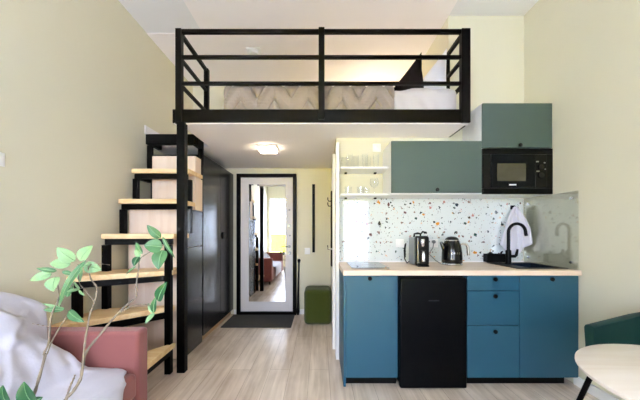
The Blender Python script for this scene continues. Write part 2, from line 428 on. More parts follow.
wl = thing('wall_lamp', 'warm glowing wall lamp at the back of the loft behind the bed', 'lamp', (.72,4.10,2.8))
obj('backplate', B(.66,.78,YD-.02,YD-.001,2.78,2.92), M['white'], wl, .004)
obj('lamp_shade', MB().lathe([(.0,-.05),(.035,-.04),(.05,0),(.035,.04),(0,.05)], (.72,YD-.075,2.85), n=24), M['lamp_globe'], wl, smooth=True)
# ------------------------------------------------------------------ staircase
st = thing('staircase', 'winding black steel staircase with pine treads up to the loft', 'staircase', (-1.5,2.3,0))
XA, XB = XL+.012, -1.25
H = [.25+.31*i for i in range(6)]
polys = [
    [(XB+.01,2.45),(XB+.02,1.93),(-1.62,1.93)],
    [(XB,2.46),(-1.74,1.96),(XA,1.90),(XA,2.36),(XB-.02,2.48)],
    [(XB,2.42),(XA,2.06),(XA,2.46),(XB,2.66)],
    [(XB,2.44),(-1.80,2.34),(-1.80,2.64),(XB,2.72)],
    [(XB,2.52),(-1.80,2.54),(-1.80,2.86),(XB,2.86)],
    [(XB,2.72),(-1.80,2.72),(-1.80,3.04),(XB,3.04)],
]
T = .042
for i, p in enumerate(polys):
    obj('tread', MB().prism(p, H[i]-T, H[i]), M['pine'], st, .005)
def sb(p, q, w=.045, h=.05): return MB().beam(p, q, w, h)
def bz(x0,y0,x1,y1,z): obj('tread_frame', MB().beam((x0,y0,z-T-.026),(x1,y1,z-T-.026),.04,.05), M['black_metal'], st, .003)
bz(XB-.025,2.40,XB-.02,1.97,H[0])
bz(XB-.03,2.43,-1.73,2.0,H[1]); bz(-1.73,2.0,-1.83,1.94,H[1])
bz(XB-.03,2.46,-1.82,2.11,H[2])
bz(XB-.03,2.48,-1.78,2.38,H[3])
bz(XB-.03,2.56,-1.78,2.58,H[4])
bz(XB-.03,2.76,-1.78,2.76,H[5])
bz(-1.78,2.38,-1.78,2.60,H[3]); bz(-1.78,2.58,-1.78,2.78,H[4]); bz(-1.78,2.76,-1.78,2.98,H[5])
zt = 2.175
pf = MB()
pf.box(-1.745,XB-.0,2.85,2.905,2.075,zt); pf.box(XB-.045,XB,2.905,3.07,2.075,zt); pf.box(-1.745,-1.70,2.905,3.07,2.075,zt)
obj('landing_frame', pf, M['black_metal'], st, .004)
def vp(x, y, z0, z1, w=.045): obj('upright', vpost(x,y,z0,z1,w,w), M['black_metal'], st, .003)
vp(XB-.03,2.41,0,H[3]-T-.05,.05)                                    # right newel
vp(-1.78,2.09,0,H[2]-T-.05,.05)
vp(-1.775,2.37,0,H[3]-T-.05,.05)
vp(-1.78,2.58,H[3]-.01,H[4]-T-.05); vp(-1.78,2.76,H[4]-.01,H[5]-T-.05); vp(-1.745,2.93,H[5]-.01,2.08)
vp(XB-.03,2.80,H[3],H[5]-T-.05,.04); vp(XB-.024,3.045,1.75,2.08)
vp(XB-.03,1.965,0,H[0]-T-.05)

# storage boxes below the stairs
us = thing('stair_cupboard', 'stepped pale wood storage unit with black drawer fronts below the stairs', 'cupboard', (-1.5,2.85,0))
obj('body', B(-1.775,XB-.035,2.64,2.88,.02,1.415), M['birch'], us, .002)
obj('body', B(-1.70,XB-.036,2.885,3.06,.02,1.415).box(-1.70,XB-.012,2.885,3.06,1.416,1.965), M['birch'], us, .002)
for z0, z1 in ((.02,.505),(.511,1.045),(1.051,1.415)):
    obj('drawer', B(XB-.034,XB-.012,2.64,3.055,z0,z1), M['black_door'], us, .002)

wd = thing('wardrobe', 'tall anthracite built-in wardrobe along the hallway wall', 'wardrobe', (-1.55,3.6,0))
obj('body', B(XL+.02,XB-.03,3.08,YD-.01,.07,2.03), M['black_door'], wd)
obj('plinth', B(XL+.02,XB-.045,3.08,YD-.01,0,.07), M['plinth_wood'], wd)
d1 = obj('door', B(XB-.029,XB-.008,3.075,3.60,.075,2.03), M['black_door'], wd, .002)
d2 = obj('door', B(XB-.029,XB-.008,3.606,YD-.012,.075,2.03), M['black_door'], wd, .002)
obj('handle', MB().lathe([(.0,0),(.045,0),(.045,.014),(.0,.018)], (XB-.009,3.70,1.15), axis='x', n=20), M['black_plastic'], d2, smooth=True)

# ------------------------------------------------------------------ hallway
s4 = 285/4.12
def hx(px): return (px-320)/s4
def hz(py): return 1.195+(232-py)/s4
d = sgroup('door_1', (hx(267),4.13,0))
f = MB(); x0,x1,xl,xr = hx(237),hx(296.5),hx(240.5),hx(293)
f.box(x0,xl,4.09,YD-.002,0,hz(174)); f.box(xr,x1,4.09,YD-.002,0,hz(174)); f.box(xl,xr,4.09,YD-.002,hz(177.3),hz(174)); f.box(xl,xr,4.09,YD-.002,0,.045)
obj('door_frame', f, M['black_metal'], d, .003)
lf = obj('door_leaf', B(xl+.003,xr-.003,4.115,YD-.004,.048,hz(177.5)), M['door_white'], d, .003)
obj('mirror', B(hx(249),hx(285.5),4.111,4.1145,hz(301.5),hz(184.5)), M['mirror'], d, 0)
hd = MB().lathe([(.0,0),(.022,0),(.022,.01),(.0,.01)], (hx(289.3),4.105,hz(246.5)), axis='y', n=20)
hd.tube([(hx(289),4.105,hz(246.5)),(hx(289),4.075,hz(246.5)),(hx(288),4.07,hz(246.5)),(hx(281.5),4.07,hz(246.5))], .009, 10)
obj('handle', hd, M['steel_grey'], d, smooth=True)
lk = MB()
for px, py, r in ((289.5,210,.014),(289.5,225.7,.024),(290,235.5,.012),(289.5,253,.026)):
    lk.lathe([(0,0),(r,0),(r,.01),(0,.01)], (hx(px),4.105,hz(py)), axis='y', n=18)
obj('lock', lk, M['steel_grey'], d, smooth=True)

d = sgroup('door_2', (.14,3.3,0))
obj('door_casing', B(.128,.16,2.90,2.965,0,1.99), M['white'], d, .003)
obj('door_leaf', B(.15,.159,2.97,3.72,.01,1.97), M['white'], d)
hd = MB().lathe([(0,0),(.022,0),(.022,-.008),(0,-.008)], (.150,3.02,1.015), axis='x', n=18)
hd.tube([(.148,3.02,1.015),(.09,3.02,1.015),(.088,3.03,1.015),(.088,3.13,1.015)], .009, 10)
obj('handle', hd, M['chrome'], d, smooth=True)
hk = thing('coat_hook_rail', 'black vertical coat hook board hanging beside the white hallway door', 'coat hooks', (.14,3.5,.8))
obj('board', B(.130,.149,3.42,3.52,.78,1.69), M['black_metal'], hk, .003)
for z in (1.60,1.54,1.02):
    obj('hook', MB().tube([(.132,3.47,z-.03),(.105,3.47,z-.03),(.095,3.47,z-.01),(.095,3.47,z+.015)], .006, 8), M['black_metal'], hk, smooth=True)

tag(obj('doormat', B(-1.24,-.36,3.55,4.085,.001,.012), M['mat_grey'], None, .004), 'dark grey doormat in front of the mirrored entrance door', 'doormat')
pf = obj('pouf', B(-.205,.150,3.64,3.99,.003,.455), M['olive'], None, .055, 5)
tag(pf, 'olive green square fabric pouf by the hallway wall', 'pouf')
sw = thing('light_switch', 'white square light switch right of the entrance door', 'switch', (hx(307),YD,hz(251)))
obj('plate', B(hx(304.5),hx(310),YD-.01,YD-.001,hz(254.5),hz(248)), M['white'], sw, .003)
obj('rocker', B(hx(305.4),hx(309.1),YD-.014,YD-.01,hz(253.4),hz(249.1)), M['white'], sw, .002)
wb = thing('wall_strip', 'long narrow black strip on the wall right of the entrance door', 'wall rail', (hx(313.5),YD,hz(252)))
obj('backing', B(hx(312.2),hx(315),YD-.018,YD-.001,hz(252.5),hz(184)), M['black_metal'], wb, .002)
for z in (hz(190),hz(234)):
    obj('clip', B(hx(312.9),hx(314.3),YD-.03,YD-.018,z-.05,z+.05), M['black_plastic'], wb, .003)
sh = thing('shoehorn', 'long black shoehorn leaning on the wall between door and pouf', 'shoehorn', (hx(298.7),4.11,0))
obj('shaft', MB().tube([(hx(298.2),4.10,.10),(hx(298.5),4.115,.5),(hx(298.9),4.125,hz(262))], [.017,.011,.011], 10), M['black_plastic'], sh, smooth=True)
obj('grip', MB().tube([(hx(298.9),4.12,hz(262.5)),(hx(299),4.12,hz(260.5)),(hx(299),4.12,hz(259))], [.016,.024,.014], 12), M['black_plastic'], sh, smooth=True)
obj('blade', MB().tube([(hx(298.1),4.095,.005),(hx(298.15),4.097,.05),(hx(298.2),4.10,.11)], [.014,.024,.017], 12), M['black_plastic'], sh, smooth=True)

# ------------------------------------------------------------------ kitchen base
YF = 2.20       # plane of the fronts
def knob(x, z, par, y=YF, r=.016):
    obj('knob', MB().lathe([(.006,0),(.007,-.010),(r,-.014),(r,-.022),(r*.8,-.025),(0,-.025)], (x,y,z), axis='y', n=20), M['black_plastic'], par, smooth=True)
def front(name, x0, x1, z0, z1, m, par, y=YF, kx=None, kz=None):
    o = obj(name, B(x0+.002,x1-.002,y,y+.018,z0+.002,z1-.002), m, par, .0025)
    if kx is not None: knob(kx, kz, o, y)
    return o
X0, X1, X2, X3, X4 = .182, .602, 1.135, 1.540, 1.998
k1 = thing('base_cabinet', 'teal base cabinet with one door below the hob', 'kitchen cabinet', (.39,2.5,0), 'base cabinets under the worktop')
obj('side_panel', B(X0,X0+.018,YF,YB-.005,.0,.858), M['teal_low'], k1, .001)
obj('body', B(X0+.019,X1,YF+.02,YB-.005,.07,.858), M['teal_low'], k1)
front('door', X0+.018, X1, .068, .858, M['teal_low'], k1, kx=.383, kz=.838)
obj('plinth', B(X0+.019,X1,YF+.05,YF+.066,0,.068), M['black_plastic'], k1)
k2 = thing('drawer_cabinet', 'teal base cabinet with three drawers beside the fridge', 'kitchen cabinet', (1.34,2.5,0), 'base cabinets under the worktop')
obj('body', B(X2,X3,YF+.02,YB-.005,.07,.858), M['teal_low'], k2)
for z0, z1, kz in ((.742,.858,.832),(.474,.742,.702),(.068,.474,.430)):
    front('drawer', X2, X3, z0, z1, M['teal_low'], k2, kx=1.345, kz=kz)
obj('plinth', B(X2,X3,YF+.05,YF+.066,0,.068), M['black_plastic'], k2)
k3 = thing('sink_cabinet', 'teal base cabinet with one door below the black sink', 'kitchen cabinet', (1.77,2.5,0), 'base cabinets under the worktop')
kb = MB()
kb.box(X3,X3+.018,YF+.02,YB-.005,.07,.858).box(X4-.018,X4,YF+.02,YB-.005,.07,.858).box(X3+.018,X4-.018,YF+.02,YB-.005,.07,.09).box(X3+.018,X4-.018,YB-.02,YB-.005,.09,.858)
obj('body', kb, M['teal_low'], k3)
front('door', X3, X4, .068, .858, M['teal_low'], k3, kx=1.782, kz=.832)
obj('plinth', B(X3,X4-.07,YF+.05,YF+.066,0,.068), M['black_plastic'], k3)

wt = MB(); zw0, zw1 = .861, .900
SX0, SX1, SY0, SY1 = 1.60, 1.975, 2.30, 2.69
wt.box(.178,SX0,2.18,YB-.003,zw0,zw1).box(SX1,XR-.002,2.18,YB-.003,zw0,zw1).box(SX0,SX1,2.18,SY0,zw0,zw1).box(SX0,SX1,SY1,YB-.003,zw0,zw1)
tag(obj('worktop', wt, M['worktop'], None, .002), 'light oak kitchen worktop running over all the teal base cabinets', 'worktop')

fg = thing('fridge', 'black undercounter fridge between the teal base cabinets', 'fridge', (.86,2.45,0))
fx0, fx1 = .604, 1.112
obj('body', B(fx0+.004,fx1-.004,2.205,2.74,.03,.855), M['fridge_black'], fg, .006)
fd = obj('door', B(fx0,fx1,2.15,2.20,.012,.850), M['fridge_black'], fg, .014, 4)
obj('badge', B(.82,.90,2.1485,2.150,.672,.680), M['badge_dark'], fd)
for x in (fx0+.04, fx1-.04): 
    for y in (2.24,2.70): obj('foot', MB().lathe([(.016,0),(.016,.03)], (x,y,0), n=14), M['black_plastic'], fg)

hb = thing('induction_hob', 'flat black glass two-zone hob set in the worktop left end', 'hob', (.41,2.5,.9))
obj('glass_top', B(.255,.562,2.30,2.74,.9005,.907), M['hob_glass'], hb, .002)
ring = MB()
for cy, r in ((2.42,.075),(2.62,.09)):
    n = 40; a0 = [(r*math.cos(2*PI*k/n)+.41, cy+r*math.sin(2*PI*k/n), .9072) for k in range(n)]
    a1 = [((r-.004)*math.cos(2*PI*k/n)+.41, cy+(r-.004)*math.sin(2*PI*k/n), .9072) for k in range(n)]
    ring.grid([a1,a0], True)
obj('zone_ring', ring, M['steel_grey'], hb)

# sink
sk = thing('kitchen_sink', 'black composite sink set into the right end of worktop', 'sink', (1.79,2.5,.9))
rim = MB(); ox0,ox1,oy0,oy1 = 1.582,1.99,2.282,2.708; ix0,ix1,iy0,iy1 = 1.70,1.955,2.32,2.645
rim.box(ox0,ix0,oy0,oy1,.9005,.906).box(ix1,ox1,oy0,oy1,.9005,.906).box(ix0,ix1,oy0,iy0,.9005,.906).box(ix0,ix1,iy1,oy1,.9005,.906)
obj('rim', rim, M['black_plastic'], sk, .002)
bs = MB().box(ix0-.006,ix0,iy0-.006,iy1+.006,.72,.9004).box(ix1,ix1+.006,iy0-.006,iy1+.006,.72,.9004).box(ix0,ix1,iy0-.006,iy0,.72,.9004).box(ix0,ix1,iy1,iy1+.006,.72,.9004).box(ix0-.006,ix1+.006,iy0-.006,iy1+.006,.714,.72)
obj('basin', bs, M['basin'], sk)
obj('drain', MB().lathe([(.04,0),(.04,.003),(.03,.004),(0,.004)], (1.83,2.48,.7205), n=24), M['chrome'], sk, smooth=True)
fc = thing('kitchen_tap', 'matt black gooseneck tap standing by the sink', 'tap', (1.712,2.59,.906))
obj('base', MB().lathe([(.028,0),(.028,.006),(.023,.01),(.023,.12),(.018,.125)], (1.712,2.59,.9065), n=20), M['black_plastic'], fc, smooth=True)
arc = [(1.712,2.59,1.02),(1.712,2.59,1.18)]
for k in range(0,17):
    a = PI - PI*1.05*k/16
    arc.append((1.712+.068+.068*math.cos(a), 2.59-.03*(k/16), 1.195+.075*math.sin(a)))
arc.append((1.85,2.555,1.16))
obj('spout', MB().tube(arc, .0135, 14), M['black_plastic'], fc, smooth=True)
obj('lever', MB().tube([(1.725,2.585,.975),(1.765,2.58,.975),(1.775,2.578,.985),(1.785,2.575,1.04)], [.013,.014,.013,.009], 12), M['black_plastic'], fc, smooth=True)
sc_ = thing('sink_caddy', 'small black caddy box against the splashback behind the tap', 'caddy', (1.66,2.74,.9))
cb = MB(); cx0,cx1,cy0,cy1 = 1.595,1.80,2.715,2.785
cb.box(cx0,cx1,cy0,cy0+.006,.9065,.985).box(cx0,cx1,cy1-.006,cy1,.9065,.985).box(cx0,cx0+.006,cy0+.006,cy1-.006,.9065,.985).box(cx1-.006,cx1,cy0+.006,cy1-.006,.9065,.985).box(cx0+.006,cx1-.006,cy0+.006,cy1-.006,.9065,.912).box(1.68,1.686,cy0+.006,cy1-.006,.912,.985)
obj('box', cb, M['black_plastic'], sc_, .002)
sp = thing('soap_dispenser', 'black soap bottle with gold pump in the caddy behind the tap', 'soap dispenser', (1.645,2.75,.912))
obj('bottle', MB().lathe([(.026,0),(.026,.075),(.012,.083),(.012,.09)], (1.645,2.75,.9125), n=18), M['black_plastic'], sp, smooth=True)
obj('pump', MB().tube([(1.645,2.75,1.0),(1.645,2.75,1.025),(1.645,2.735,1.028)], .005, 8), M['plinth_wood'], sp, smooth=True)
sq = thing('dish_brush', 'black dish brush lying in the caddy beside the soap bottle', 'brush', (1.74,2.75,.912))
obj('head', B(1.70,1.79,2.727,2.775,.913,.985), M['black_plastic'], sq, .012)
obj('grip', MB().tube([(1.745,2.75,.98),(1.75,2.75,1.0),(1.762,2.75,1.005)], .008, 8), M['black_plastic'], sq, smooth=True)

# splashbacks
tz = thing('splashback', 'white glass splashback printed with colourful terrazzo chips', 'splashback', (1.1,YB,.9))
obj('panel', B(.182,1.992,YB-.008,YB-.001,.9005,1.543), M['terrazzo'], tz)
obj('edge_seal', B(.182,1.992,YB-.014,YB-.0081,.9005,.912), M['white'], tz)
gp = thing('side_splash_panel', 'clear glass splash panel screwed to the right wall by the sink', 'glass panel', (XR,2.5,.9))
obj('pane', B(XR-.018,XR-.012,2.195,2.775,.901,1.515), M['panel_glass'], gp)
for y in (2.255,2.72):
    for z in (.955,1.462):
        obj('standoff', MB().lathe([(0,-.006),(.011,-.006),(.011,.0),(.006,.0),(.006,.017)], (XR-.018,y,z), axis='x', n=16), M['chrome'], gp, smooth=True)

# towel on a hook
hk = thing('towel_hook', 'small dark hook stuck on the terrazzo splashback above the tap', 'hook', (1.905,YB-.01,1.45))
HX = 1.885
obj('plate', B(HX-.022,HX+.022,YB-.014,YB-.0085,1.415,1.455), M['black_plastic'], hk, .003)
obj('peg', MB().tube([(HX,YB-.014,1.43),(HX,YB-.04,1.428),(HX,YB-.045,1.445)], .006, 8), M['black_plastic'], hk, smooth=True)
rows = []
n, mrows = 44, 36
for i in range(mrows+1):
    v = i/mrows; row = []
    for j in range(n+1):
        u = -1+2*j/n
        wl = .012+.135*(v**.75); wr = .012+.078*(v**.7)
        if v > .72: wr *= 1-.0*(v-.72)
        x = HX + (u*wl if u < 0 else u*wr)
        zb = 1.44-.47*v*(1-.22*abs(u)**1.5*(1 if u<0 else 1.15)) 
        y = YB-.05 - .022*math.sin(u*7+.6)*min(1,v*3) - .012*math.cos(u*13)*min(1,v*2) + .014*v - (.085*u*min(1,v*1.6) if u > 0 else 0)
        row.append((x, min(y,YB-.018), zb))
    rows.append(row)
tw = obj('tea_towel', MB().grid(rows), M['towel'], None, smooth=True, solid=.006, angle=180)
tag(tw, 'white tea towel hanging from a hook behind the black tap', 'towel')

# coffee machine
cm = thing('coffee_machine', 'black and grey capsule coffee machine left of the kettle', 'coffee machine', (.876,2.5,.9))
def yz_round(x0,x1,y0,y1,z0,z1): return B(x0,x1,y0,y1,z0,z1)
obj('body', B(.824,.928,2.475,2.66,.902,1.150), M['steel_grey'], cm, .018, 4)
obj('front_shell', B(.817,.934,2.425,2.485,.902,1.162), M['black_glossy'], cm, .022, 5)
obj('cup_recess', B(.852,.898,2.4225,2.4255,.942,1.035), M['black_plastic'], cm, .001)
obj('cup_stand', MB().lathe([(.016,0),(.018,.05),(.012,.075),(.010,.085)], (.878,2.420,.945), n=18), M['chrome'], cm, smooth=True)
obj('brew_head', MB().lathe([(.010,0),(.016,.012),(.018,.055),(.014,.062)], (.872,2.418,1.072), n=18), M['chrome'], cm, smooth=True)
obj('drip_tray', B(.828,.922,2.40,2.43,.901,.916), M['black_plastic'], cm, .005)
lv = MB().tube([(.835,2.53,1.15),(.838,2.53,1.178),(.862,2.52,1.184),(.888,2.51,1.178),(.902,2.505,1.198),(.925,2.50,1.19)], [.009,.009,.010,.008,.008,.010], 10)
lv.tube([(.885,2.512,1.15),(.885,2.512,1.184)], .008, 8)
obj('lever', lv, M['black_plastic'], cm, smooth=True)
obj('cord', MB().tube([(.835,2.64,.93),(.80,2.62,.91),(.775,2.61,.95),(.77,2.61,1.03),(.785,2.63,1.08),(.805,2.67,1.09),(.795,2.66,1.03),(.79,2.64,.96)], .005, 8), M['black_plastic'], cm, smooth=True)

# kettle
kt = thing('electric_kettle', 'glossy black retro kettle with chrome handle on the worktop', 'kettle', (1.18,2.52,.9))
KC = (1.18,2.55)
obj('base', MB().lathe([(.0,0),(.086,0),(.088,.008),(.080,.020),(0,.020)], (KC[0],KC[1],.901), n=36), M['chrome'], kt, smooth=True)
obj('body', MB().lathe([(.0,.021),(.084,.021),(.087,.028),(.0865,.06),(.084,.115),(.077,.165),(.067,.200),(.060,.216)], (KC[0],KC[1],.901), n=40), M['black_glossy'], kt, smooth=True)
obj('collar', MB().lathe([(.0605,.215),(.062,.220),(.060,.224),(0,.224)], (KC[0],KC[1],.901), n=36), M['chrome'], kt, smooth=True)
obj('lid', MB().lathe([(.058,.224),(.052,.238),(.036,.250),(.012,.255),(0,.255)], (KC[0],KC[1],.901), n=32), M['black_glossy'], kt, smooth=True)
obj('spout', MB().tube([(KC[0]-.06,KC[1],1.03),(KC[0]-.085,KC[1],1.08),(KC[0]-.098,KC[1],1.105)], [.024,.018,.012], 12), M['black_glossy'], kt, smooth=True)
obj('handle', MB().tube([(KC[0]+.062,KC[1],1.082),(KC[0]+.10,KC[1],1.09),(KC[0]+.128,KC[1],1.085),(KC[0]+.142,KC[1],1.06),(KC[0]+.146,KC[1],1.02),(KC[0]+.147,KC[1],.985)], [.010,.011,.013,.014,.014,.012], 14), M['chrome'], kt, smooth=True)
obj('cord', MB().tube([(KC[0]-.08,KC[1]+.05,.908),(KC[0]-.11,KC[1]+.08,.93),(KC[0]-.15,KC[1]+.15,.99),(KC[0]-.095,KC[1]+.19,1.04),(KC[0]-.075,YB-.03,1.09)], .0045, 8), M['steel_grey'], kt, smooth=True)
def text_mesh(s, size, name):
    cu = bpy.data.curves.new(name,'FONT'); cu.body = s; cu.size = size; cu.extrude = .0006; cu.align_x = 'CENTER'; cu.space_character = 1.7
    o = bpy.data.objects.new(name, cu); C.objects.link(o)
    dg = bpy.context.evaluated_depsgraph_get(); me = bpy.data.meshes.new_from_object(o.evaluated_get(dg)); bpy.data.objects.remove(o)
    return me
me = text_mesh('SMEG', .022, 'lettering'); mb = MB()
for v in me.vertices:
    x, z = v.co.x, v.co.y; a = x/.0855
    rr = .0838+.001*v.co.z/.0006
    mb.v.append((KC[0]+rr*math.sin(a), KC[1]-rr*math.cos(a), 1.002+z))
mb.f = [tuple(p.vertices) for p in me.polygons]
obj('lettering', mb, M['chrome'], kt)
def socket(name, label, x, z, y, w=.08, grp=None):
    s = thing(name, label, 'socket', (x,y,z), grp)
    obj('plate', B(x-w/2,x+w/2,y-.010,y,z-.04,z+.04), M['white'], s, .004)
    obj('insert', MB().lathe([(.0,-.002),(.016,-.002),(.021,-.004),(.021,0)], (x,y-.0105,z), axis='y', n=20), M['white'], s, smooth=True)
    return s
socket('power_socket', 'white wall socket on the splashback left of the kettle', 1.115, 1.085, YB-.008)
socket('power_socket', 'white wall socket on the splashback behind the coffee machine', .78, 1.085, YB-.008)
pl = obj('plug', MB().lathe([(.016,0),(.017,-.02),(.008,-.028),(0,-.028)], (1.105,YB-.0205,1.10), axis='y', n=16), M['steel_grey'], kt, smooth=True)
socket('power_socket', 'white wall socket above the upper glass shelf', .555, 2.02, YB-.001)

# ------------------------------------------------------------------ upper cabinets
YU = 2.455
uc = thing('wall_cabinet', 'wide teal wall cabinet with one knob above the worktop', 'kitchen cabinet', (1.0,2.6,1.52))
obj('body', B(.615,1.396,YU+.02,YB-.001,1.522,1.982), M['white'], uc, .001)
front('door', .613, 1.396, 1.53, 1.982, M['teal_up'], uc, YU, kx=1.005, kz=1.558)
tc_ = thing('tall_wall_cabinet', 'teal wall cabinet in the corner above the microwave', 'kitchen cabinet', (1.7,2.6,1.52))
tb = MB().box(1.399,1.417,YU+.02,YB-.001,1.522,2.307).box(1.988,2.003,YU+.02,YB-.001,1.522,2.307).box(1.417,1.988,YU+.02,YB-.001,1.522,1.536).box(1.417,1.988,YU+.02,YB-.001,1.918,2.307).box(1.417,1.988,YB-.01,YB-.001,1.536,1.918)
obj('body', tb, M['white'], tc_, .001)
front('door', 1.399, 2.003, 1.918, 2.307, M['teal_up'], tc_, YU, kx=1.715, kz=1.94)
mw = thing('microwave', 'black built-in microwave below the corner wall cabinet', 'microwave', (1.7,2.5,1.53))
obj('casing', B(1.43,1.975,YU+.03,2.75,1.538,1.90), M['black_plastic'], mw)
fa = MB(); a0,a1,c0,c1 = 1.401,2.003,1.522,1.914
fa.box(a0,a1,YU-.004,YU+.018,c0,c0+.05).box(a0,a1,YU-.004,YU+.018,c1-.05,c1).box(a0,a0+.066,YU-.004,YU+.018,c0+.05,c1-.05).box(a1-.052,a1,YU-.004,YU+.018,c0+.05,c1-.05)
obj('surround', fa, M['black_plastic'], mw, .003)
dr = obj('door', B(a0+.068,1.848,YU-.010,YU+.012,c0+.052,c1-.052), M['fridge_black'], mw, .004)
obj('window', B(1.520,1.765,YU-.0115,YU-.0101,1.634,1.783), M['micro_glass'], dr)
obj('badge', B(1.622,1.683,YU-.0125,YU-.0101,1.595,1.606), M['white'], dr, .001)
cp = obj('control_panel', B(1.851,1.950,YU-.006,YU+.012,c0+.052,c1-.052), M['black_plastic'], mw, .003)
for z in (1.752,1.682):
    kn = obj('knob', MB().lathe([(.026,0),(.024,-.016),(0,-.018)], (1.894,YU-.0062,z), axis='y', n=22), M['black_glossy'], mw, smooth=True)
for x, z, w_ in ((1.868,1.80,.022),(1.93,1.79,.014),(1.873,1.717,.026),(1.935,1.735,.01)): obj('marking', B(x-w_/2,x+w_/2,YU-.0075,YU-.0061,z-.005,z+.005), M['steel_grey'], cp)

# shelves and glasses
def shelf(z, label):
    s = thing('glass_shelf', label, 'shelf', (.4,2.7,z), 'open shelves left of the wall cabinet')
    obj('board', B(.185,.611,2.545,YB-.010,z,z+.018), M['white'], s, .002)
    for x in (.245,.525):
        obj('bracket', B(x-.012,x+.012,2.70,2.735,z-.014,z), M['black_plastic'], s, .003)
    return s
shelf(1.762, 'upper white open shelf holding the row of tall glasses')
shelf(1.522, 'lower white open shelf holding short glasses and a goblet')
def tumbler_mb(r, h, th=.003):
    return MB().lathe([(r*.86,0),(r,h),(r-th,h),(r*.86-th,.008),(0,.008)], (0,0,0), n=24)
gl0 = None
g_lab = ['tall clear tumbler at the left end of the upper shelf, rear row','tall clear tumbler second from left on the upper shelf','clear tumbler third from left on the upper shelf',
         'tall clear tumbler fourth from left on the upper shelf','tall clear tumbler fifth from left on the upper shelf','clear tumbler at the right end of the upper shelf near the cabinet']
for i, (x, y) in enumerate(((.232,2.70),(.272,2.60),(.335,2.66),(.412,2.61),(.455,2.70),(.515,2.62))):
    if gl0 is None:
        gl0 = obj('tumbler', tumbler_mb(.027,.125), M['glass'], None, smooth=True); o = gl0
    else:
        o = gl0.copy(); C.objects.link(o)
    o.location = (x,y,1.781); tag(o, g_lab[i], 'glass', 'tumblers on the upper shelf')
sg0 = None
s_lab = ['short clear glass at the left end of the lower shelf','short clear glass in the middle of the lower shelf','short clear glass behind the goblet on the lower shelf']
for i, (x, y) in enumerate(((.26,2.63),(.375,2.62),(.44,2.72))):
    if sg0 is None:
        sg0 = obj('short_glass', tumbler_mb(.034,.07), M['glass'], None, smooth=True); o = sg0
    else:
        o = sg0.copy(); C.objects.link(o)
    o.location = (x,y,1.541); tag(o, s_lab[i], 'glass', 'short glasses on the lower shelf')
wg = thing('wine_goblet', 'round stemmed clear goblet at the right of the lower shelf', 'goblet', (.50,2.63,1.54))
obj('bowl', MB().lathe([(.004,.06),(.028,.075),(.040,.10),(.038,.13),(.030,.15),(.028,.15),(.036,.13),(.038,.10),(.026,.078),(0,.064)], (.50,2.63,1.541), n=26), M['glass'], wg, smooth=True)
obj('stem', MB().lathe([(.033,0),(.030,.003),(.005,.008),(.004,.06)], (.50,2.63,1.541), n=22), M['glass'], wg, smooth=True)

# ------------------------------------------------------------------ sofa
sf = thing('sofa', 'dusty pink fabric sofa along the left wall', 'sofa', (-1.45,.9,0))
SXF = -1.08
obj('base', B(XL+.03,SXF-.005,-.02,1.685,.07,.22), M['sofa'], sf, .015, 3)
obj('seat_cushion', B(-1.62,SXF+.005,.832,1.684,.222,.368), M['sofa'], sf, .028, 4)
obj('seat_cushion', B(-1.62,SXF+.005,-.02,.828,.222,.368), M['sofa'], sf, .028, 4)
obj('backrest', B(XL+.02,-1.625,-.02,1.685,.222,.76), M['sofa'], sf, .04, 4)
obj('arm', B(XL+.02,SXF,1.688,1.80,.07,.602), M['sofa'], sf, .024, 5)
obj('arm', B(XL+.02,SXF,-.135,-.023,.07,.602), M['sofa'], sf, .024, 5)
for x in (XL+.08, SXF-.06):
    for y in (-.08,1.745): obj('leg', MB().lathe([(.014,0),(.02,.07)], (x,y,0), n=14), M['black_plastic'], sf, smooth=True)
# blanket
base_prof = [(-1.838,.78),(-1.73,.788),(-1.612,.772),(-1.59,.70),(-1.585,.52),(-1.55,.405),(-1.45,.392),(-1.32,.388),(-1.22,.386),(-1.13,.384),(-1.072,.374),(-1.052,.34),(-1.05,.25),(-1.055,.14)]
bump_prof = [(-1.836,.80),(-1.74,.885),(-1.645,.87),(-1.585,.79),(-1.53,.70),(-1.47,.645),(-1.41,.59),(-1.365,.50),(-1.33,.43),(-1.25,.405),(-1.15,.40),(-1.075,.388),(-1.046,.34),(-1.05,.14)]
def samp(pr, t):
    t *= len(pr)-1; i = min(int(t), len(pr)-2); f = t-i
    p0 = pr[max(i-1,0)]; p1 = pr[i]; p2 = pr[i+1]; p3 = pr[min(i+2,len(pr)-1)]
    return tuple(.5*((2*p1[k])+(-p0[k]+p2[k])*f+(2*p0[k]-5*p1[k]+4*p2[k]-p3[k])*f*f+(-p0[k]+3*p1[k]-3*p2[k]+p3[k])*f**3) for k in (0,1))
rows = []; nu, nv = 150, 170
for i in range(nu+1):
    u = i/nu; row = []
    for j in range(nv+1):
        t_ = j/nv
        ye = 1.668 - .02*math.sin(t_*9) - (.20*((t_-.66)/.34)**1.2 if t_ > .66 else 0)
        y = .55 + (ye-.55)*u
        b0, b1 = samp(base_prof,t_), samp(bump_prof,t_)
        k = 1 if y < 1.46 else max(0,1-((y-1.46)/.19)**2)
        x = b0[0]+(b1[0]-b0[0])*k; z = b0[1]+(b1[1]-b0[1])*k
        wv = .5*noise.noise((t_*4,y*2.5,1))
        f1 = (1-abs(math.sin(y*11+t_*9+wv*5)))**1.5            # long soft creases running down the throw
        f2 = (1-abs(math.sin(t_*15-y*7+wv*6)))**2
        fold = .030*noise.noise((t_*5,y*5,4)) + .030*f1*max(0,noise.noise((y*3,t_*2,7))+.4) + .026*f2*max(0,noise.noise((t_*4,y*2,2))+.35) + .010*noise.noise((t_*16,y*14,9)) - .004
        lim = 1 if t_ < .55 else max(.35, 1-(t_-.55)*5)
        fold = max(fold*1.55,-.014)*(.25+.75*k)*lim
        row.append((max(x+fold*.8,XL+.012), y, z+fold*.6))
    rows.append(row)
